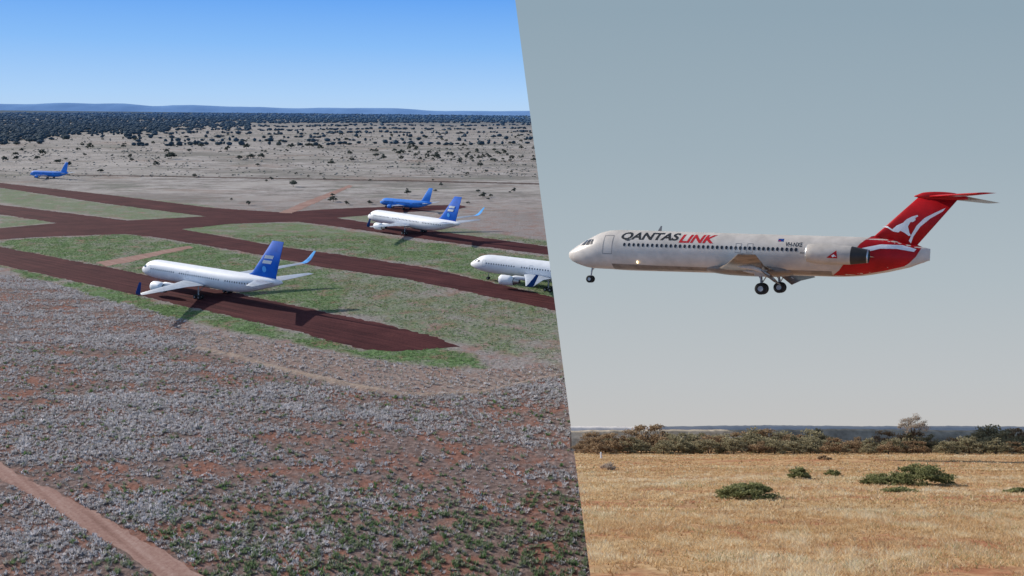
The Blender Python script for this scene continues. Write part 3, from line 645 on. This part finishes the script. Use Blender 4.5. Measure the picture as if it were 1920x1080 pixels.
special("green_bush",514,1498,898,42,28,greenb,20,110,.042,.04,"small rounded green bush in dry grass",trunkh=.05)
special("green_bush",515,1562,893,34,16,greenb,12,90,.042,.04,"small low green bush in dry grass",trunkh=.05)
special("green_bush",516,1685,922,64,12,greenb,14,80,.042,.03,"very low green plant beside the wide bush",trunkh=.05)
special("green_bush",517,1905,925,40,18,greenb,12,90,.042,.03,"small low green bush in dry grass",trunkh=.05)
special("pale_bush",518,1142,882,34,18,paleb,12,80,.045,.03,"small pale grey dry bush in the field",trunkh=.05)
special("brown_bush",519,1545,862,30,12,rust,9,80,.06,.03,"small dark brown bush at the far field",trunkh=.05)
q=rpt(1127,860); mb=MB(); mb.tube((0,0,0),(0,0,.55),.09,.08,0,8); mb.tube((0,0,.55),(0,0,.62),.08,.01,0,8); mb.tube((0,0,.0),(0,0,.04),.2,.12,0,8)
o=bpy.data.objects.new("marker_post",mb.mesh("marker_post",[decalw])); o.matrix_world=MR@Matrix.Translation(q); link(o,label="small white marker post in dry grass",category="post")
# ------------------------------------------------------------ landing jet
jw=paint("silver_white_paint",(.58,.52,.46),.38,.10,.6,0,.35); jred=paint("red_livery",(.42,.009,.013),.4,.14,.6,0,.2); jblack=paint("black_lettering",(.02,.02,.02),.4,.1)
jeng=paint("engine_cowl_paint",(.50,.445,.39),.38,.12,.8,0,.35)
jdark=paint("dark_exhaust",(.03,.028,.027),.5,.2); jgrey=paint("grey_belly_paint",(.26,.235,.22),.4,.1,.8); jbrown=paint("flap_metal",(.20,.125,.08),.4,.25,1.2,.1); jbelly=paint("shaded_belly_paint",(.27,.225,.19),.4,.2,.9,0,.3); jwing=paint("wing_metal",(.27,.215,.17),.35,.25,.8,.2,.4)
jletred=paint("red_lettering",(.50,.010,.014),.4,.1)
lampm=bpy.data.materials.new("landing_lamp"); lampm.use_nodes=True; lb=lampm.node_tree.nodes['Principled BSDF']; lb.inputs['Emission Color'].default_value=(1,.75,.4,1); lb.inputs['Emission Strength'].default_value=3
J=bpy.data.objects.new("flying_airplane",None); link(J,label="white and red twin-engine jet landing with wheels down",category="airplane")
YW=math.radians(-31); sY=math.sin(YW); cY=math.cos(YW); Zd=80.0; XC=(1405-960)/F*Zd
def XM(x): return (F*XC-(x-960)*Zd)/(F*cY-(x-960)*sY)
def XS(x,y=1.75): return XM(x-y*(20*sY+cY*(x-960)/80))
def SC(X): return (80-X*sY)/80
def axisy(x): return 476+(x-1400)*.0507
def ZM(x,y): return (axisy(x)-y)/20.0*SC(XM(x))
st=[(0,-.60,.05,.05),(.12,-.60,.38,.36),(.4,-.6,.65,.60),(.85,-.55,.95,.86),(1.5,-.44,1.25,1.18),(2.1,-.33,1.45,1.42),(3.0,-.12,1.66,1.68),(4.0,0,1.76,1.82),(5.5,0,1.82,1.88),(10,0,1.82,1.88),(18,0,1.82,1.88),(25,0,1.82,1.90),(27.5,.06,1.66,1.82),(30,.2,1.25,1.52),(32,.22,.65,1.04),(33.3,.38,.28,.70),(33.8,.42,.10,.55)]
st=smooth_st([(XM(1068+20*a),b_*SC(XM(1068+20*a)),c_*SC(XM(1068+20*a)),d_*SC(XM(1068+20*a))) for a,b_,c_,d_ in st],4)
A=lambda o: link(o,parent=J)
fus=A(loft("fuselage",st,jw,48)); yf=lambda X,Z:surf_y(st,X,Z)
def PJ(pl,lat=1.6): return [(XS(x,lat),ZM(x,y)) for x,y in pl]
def dec(name,polys,mat,sides=(1,),off=.012,step=.3,parent=None):
    return link(project(bm_polys(polys),yf,step,name,mat,sides,off),parent=parent or J)
dec("tail_livery",[PJ([(1560,521),(1575,511),(1592,490),(1612,462),(1628,448),(1640,446),(1665,449),(1700,458),(1726,470),(1716,488),(1704,500),(1694,506),(1660,513),(1620,519),(1600,521),(1580,522)],1.2)],jred,(1,-1),.012)
dec("tail_livery",[PJ([(1596,484),(1618,470),(1650,464),(1690,466),(1716,474),(1712,479),(1680,473),(1650,472),(1620,479),(1600,489)],1.2)],decalw,(1,-1),.026)
dec("belly_shade",[PJ([(1150,489),(1240,495),(1400,504),(1562,512),(1562,520.3),(1400,512.6),(1240,504.2),(1150,499)],1.0)],jbelly,(1,-1),.01,.25)  # underside shade painted as a darker strip along the lower fuselage
def txt2(name,body,x0,x1,y0,y1,mat,shear=.3,offset=.035,lat=1.5):
    a=XS(x0,lat); b_=XS(x1,lat); xm=(x0+x1)/2; z0=ZM(xm,y1); z1=ZM(xm,y0)
    bm=text_bm(body,a,z0,a-b_,z1-z0,shear,offset); return link(project(bm,yf,.25,name,mat,(1,),.014),parent=J)
txt2("lettering","QANTAS",1163,1272,433,449.5,jblack,.18,.035); txt2("lettering","LINK",1272,1341,439,454.5,jletred,.28,.035)
txt2("lettering","VH-NXE",1471,1503,457,465,jblack,0,.01,1.75); txt2("lettering","BOEING 717",1500,1530,476,479,jblack,.2,.005,1.8)
x_=XS(1456,1.7); z_=ZM(1456,452)
dec("flag_marking",[[(x_,z_+.13),(x_-.5,z_+.13),(x_-.5,z_-.13),(x_,z_-.13)]],navyd); dec("flag_marking",[[(x_-.06,z_-.02),(x_-.25,z_-.02),(x_-.25,z_-.1),(x_-.06,z_-.1)]],jred,off=.022)
nw=38
for k in range(nw):
    X=XS(1170+322*k/(nw-1)); z_=.50*SC(X)
    pl=[[(X+.13*math.cos(a*.5236),z_+.18*math.sin(a*.5236)) for a in range(12)]]
    dec("cabin_window",pl,glass,(1,),.014,1)
    dec("cabin_window",pl,glass,(-1,),.014,1)
def frame(name,x,z0,z1,w_,mat,tk=.05,sides=(1,)):
    return dec(name,[[(x,z0),(x-tk,z0),(x-tk,z1),(x,z1)],[(x-w_,z0),(x-w_-tk,z0),(x-w_-tk,z1),(x-w_,z1)],[(x-tk,z1-tk),(x-w_,z1-tk),(x-w_,z1),(x-tk,z1)],[(x-tk,z0),(x-w_,z0),(x-w_,z0+tk),(x-tk,z0+tk)]],mat,sides,.013)
frame("door",XS(1129),-.45,1.45,1.0,jgrey,.06); frame("overwing_exit",XS(1378),.05,.95,.5,jgrey,.04); frame("overwing_exit",XS(1400),.05,.95,.5,jgrey,.04)
nx=XM(1068); kn=SC(nx)
for pl in ([(-1.75,.30),(-2.22,.32),(-2.42,.84),(-2.12,.80)],[(-2.30,.32),(-2.75,.38),(-2.82,.92),(-2.50,.86)],[(-2.82,.40),(-3.10,.46),(-3.12,.88),(-2.90,.90)]):
    pl=[(nx+(a+.1)*kn,b_*kn) for a,b_ in pl]
    dec("cockpit_window",[pl],glass,(1,),.018,.15); dec("cockpit_window",[pl],glass,(-1,),.018,.15)
wx=XM(1348)
for s_ in (1,-1):
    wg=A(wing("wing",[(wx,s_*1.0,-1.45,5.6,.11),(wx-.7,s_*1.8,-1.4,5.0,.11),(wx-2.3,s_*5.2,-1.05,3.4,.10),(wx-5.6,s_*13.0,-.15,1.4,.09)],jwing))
    fl=wing("flap",[(0,s_*2.0,0,1.9,.10),(-.25,s_*5.2,.35,1.5,.10),(-1.0,s_*8.8,1.0,1.0,.10)],jbrown); fl.location=(wx-5.0,0,-1.55); fl.rotation_euler=(0,math.radians(-40),0); link(fl,parent=wg)
    for yy,xx,zz in ((3.6,wx-4.6,-1.6),(6.8,wx-5.0,-1.2)):
        ft=loft("flap_fairing",smooth_st([(1.2,0,.03,.03),(.6,0,.14,.17),(-.3,-.05,.17,.22),(-1.6,-.6,.04,.05)],3),jw,12); ft.location=(xx,s_*yy,zz); link(ft,parent=wg)
    lat=2.75; ey=s_*lat; ez=.20
    ex=XM(1512-lat*(20*sY+cY*540/80)); eb=XM(1630-lat*(20*sY+cY*660/80)); le=ex-eb; sc1=le/6.05; rs_=.78
    prof=[(-.6,0),(-.6,.78),(-.06,.84),(0,.90),(-.12*sc1,.98),(-.8*sc1,1.10),(-2.4*sc1,1.13),(-4.4*sc1,1.0),(-5.9*sc1,.74),(-6.05*sc1,.70),(-5.8*sc1,.64),(-5.0*sc1,.6),(-5.0*sc1,0)]
    prof=[(a,b_*rs_) for a,b_ in prof]
    en=A(revolve("engine",prof,[jeng,jdark,metal],[1,1,2,2,0,0,0,1,2,1,1,1],0,0,32)); en.location=(ex,ey,ez); en.rotation_euler=(0,math.radians(-1.5),0)
    py_=wing("engine_pylon",[(-1.4,-1.3*s_,-.05,4.0,.10),(-1.7,-.7*s_,.0,3.6,.10)],jeng); link(py_,parent=en)
    if s_>0:
        stn=[(x,0,rr,rr) for x,rr in prof[4:10]]
        yfe=lambda X,Z:surf_y(stn,X,Z)
        link(project(bm_polys([[(-2.2*sc1,-.32),(-3.1*sc1,.36),(-3.25*sc1,-.32)]]),yfe,.25,"engine_emblem",jred,(1,),.02),parent=en)
        link(project(bm_polys([[(-2.65*sc1,-.13),(-2.88*sc1,.02),(-2.98*sc1,-.08),(-3.18*sc1,-.2),(-2.95*sc1,-.16),(-2.8*sc1,-.25),(-2.75*sc1,-.16)]]),yfe,.25,"engine_emblem",decalw,(1,),.035),parent=en)
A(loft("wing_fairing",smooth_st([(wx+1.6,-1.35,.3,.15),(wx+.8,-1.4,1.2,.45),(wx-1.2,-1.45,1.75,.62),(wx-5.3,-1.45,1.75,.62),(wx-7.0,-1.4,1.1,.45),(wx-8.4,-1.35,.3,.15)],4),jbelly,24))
# fin
F1=(XM(1635),ZM(1635,450)); F2=(XM(1717),ZM(1717,376)); T2=(XM(1786),ZM(1786,388)); T1=(XM(1716),ZM(1716,470))
zt=F2[1]; zbs=1.0
def finle(z): return F1[0]+(F2[0]-F1[0])*(z-F1[1])/(F2[1]-F1[1])
def finte(z): return T1[0]+(T2[0]-T1[0])*(z-T1[1])/(T2[1]-T1[1])
zs_=[zbs,(zbs+zt)/2,zt]
fin=A(wing("tail_fin",[(finle(z),0,z,finle(z)-finte(z),.075) for z in zs_],jred,vert=True,n=12))
fl_=F2[0]
bl=loft("fin_fairing",smooth_st([(fl_+.35,zt+.05,.05,.05),(fl_-.3,zt+.1,.2,.26),(fl_-1.4,zt+.08,.24,.34),(fl_-2.7,zt-.0,.2,.30),(fl_-3.7,zt-.15,.05,.1)],4),jred,20); link(bl,parent=fin)
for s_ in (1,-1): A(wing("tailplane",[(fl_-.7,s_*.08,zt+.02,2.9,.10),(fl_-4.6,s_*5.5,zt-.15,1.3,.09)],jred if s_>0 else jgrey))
def yfin(X,Z):
    a=finle(Z); c_=a-finte(Z); q=min(1,max(0,(a-X)/c_)); return 5*.075*c_*(.2969*math.sqrt(q)-.126*q-.3516*q*q+.2843*q**3-.1036*q**4)
roo=[(1664,437),(1672,430),(1684,425),(1690,419),(1700,414),(1711,411),(1712,414),(1705,417),(1708,420),(1703,424),(1698,424),(1694,431),(1689,437),(1697,444),(1700,449),(1696,450),(1688,444),(1680,440),(1676,443),(1666,441),(1655,434),(1643,431),(1655,431)]
link(project(bm_polys([[(XM(x),ZM(x,y)) for x,y in [(1670+(a-1663)*.98,431+(b_-432)*1.0) for a,b_ in roo]]]),yfin,.4,"fin_emblem",decalw,(1,),.02),parent=fin)
link(project(bm_polys([[(XM(x),ZM(x,y)) for x,y in [(1764,404),(1768,398),(1748,407),(1730,416),(1716,430),(1708,445),(1703,458),(1707,463),(1711,450),(1723,432),(1741,417)]]]),yfin,.4,"fin_emblem",decalw,(1,),.02),parent=fin)
# gear
gx=XM(1109); k_=SC(gx)
A(wheels_mesh("landing_gear",[(gx,dy,-2.80*k_,.38,.22) for dy in (.22,-.22)],[((gx,0,-2.8*k_),(gx-.25,0,-1.3),.09),((gx-.15,0,-2.2),(gx-.75,0,-1.5),.05)],tyre,strutm))
gx=XM(1449)
for s_ in (1,-1):
    A(wheels_mesh("landing_gear",[(gx,s_*3.3+dy,-3.1,.53,.34) for dy in (.31,-.31)],[((gx,s_*3.3,-3.05),(gx+.25,s_*3.1,-1.2),.12),((gx,s_*3.3,-2.4),(gx+.9,s_*2.7,-1.3),.07),((gx,s_*3.3,-2.6),(gx-.45,s_*3.2,-1.8),.05)],tyre,strutm))
    d=mesh_py("gear_door",[(gx+.9,s_*3.65,-1.4),(gx-.5,s_*3.65,-1.4),(gx-.3,s_*3.75,-2.0),(gx+.5,s_*3.75,-2.0),(gx+.9,s_*3.7,-1.4),(gx-.5,s_*3.7,-1.4),(gx-.3,s_*3.8,-2.0),(gx+.5,s_*3.8,-2.0)],[(0,1,2,3),(4,7,6,5),(0,4,5,1),(2,6,7,3),(0,3,7,4),(1,5,6,2)],jw,smooth=False)
    A(bpy.data.objects.new("gear_door",d))
lx=XS(1197,1.3); lz=-1.15; ly=yf(lx,lz)
A(revolve("nose_lamp",[(lx+.06,0),(lx,.12),(lx-.1,.14)],[lampm],[0,0],ly+.05,lz,12))
ax=XM(1235)
A(bpy.data.objects.new("antenna",mesh_py("antenna",[(ax+.2,-.02,1.95),(ax-.2,-.02,1.95),(ax-.25,0,2.5),(ax-.1,0,2.5),(ax+.2,.02,1.95),(ax-.2,.02,1.95)],[(0,1,2,3),(4,3,2,5),(0,3,4),(1,5,2)],jgrey,smooth=False)))
ctr=C+FW*Zd+RT*XC+UP*((540-476)/F*Zd)
roll=math.radians(-1); pit=math.radians(2.9)
B=Matrix(((-RT.x,-FW.x,UP.x,0),(-RT.y,-FW.y,UP.y,0),(-RT.z,-FW.z,UP.z,0),(0,0,0,1)))
J.matrix_world=Matrix.Translation(ctr)@B@Matrix.Rotation(YW,4,'Z')@Matrix.Rotation(-pit,4,'Y')@Matrix.Rotation(roll,4,'X')
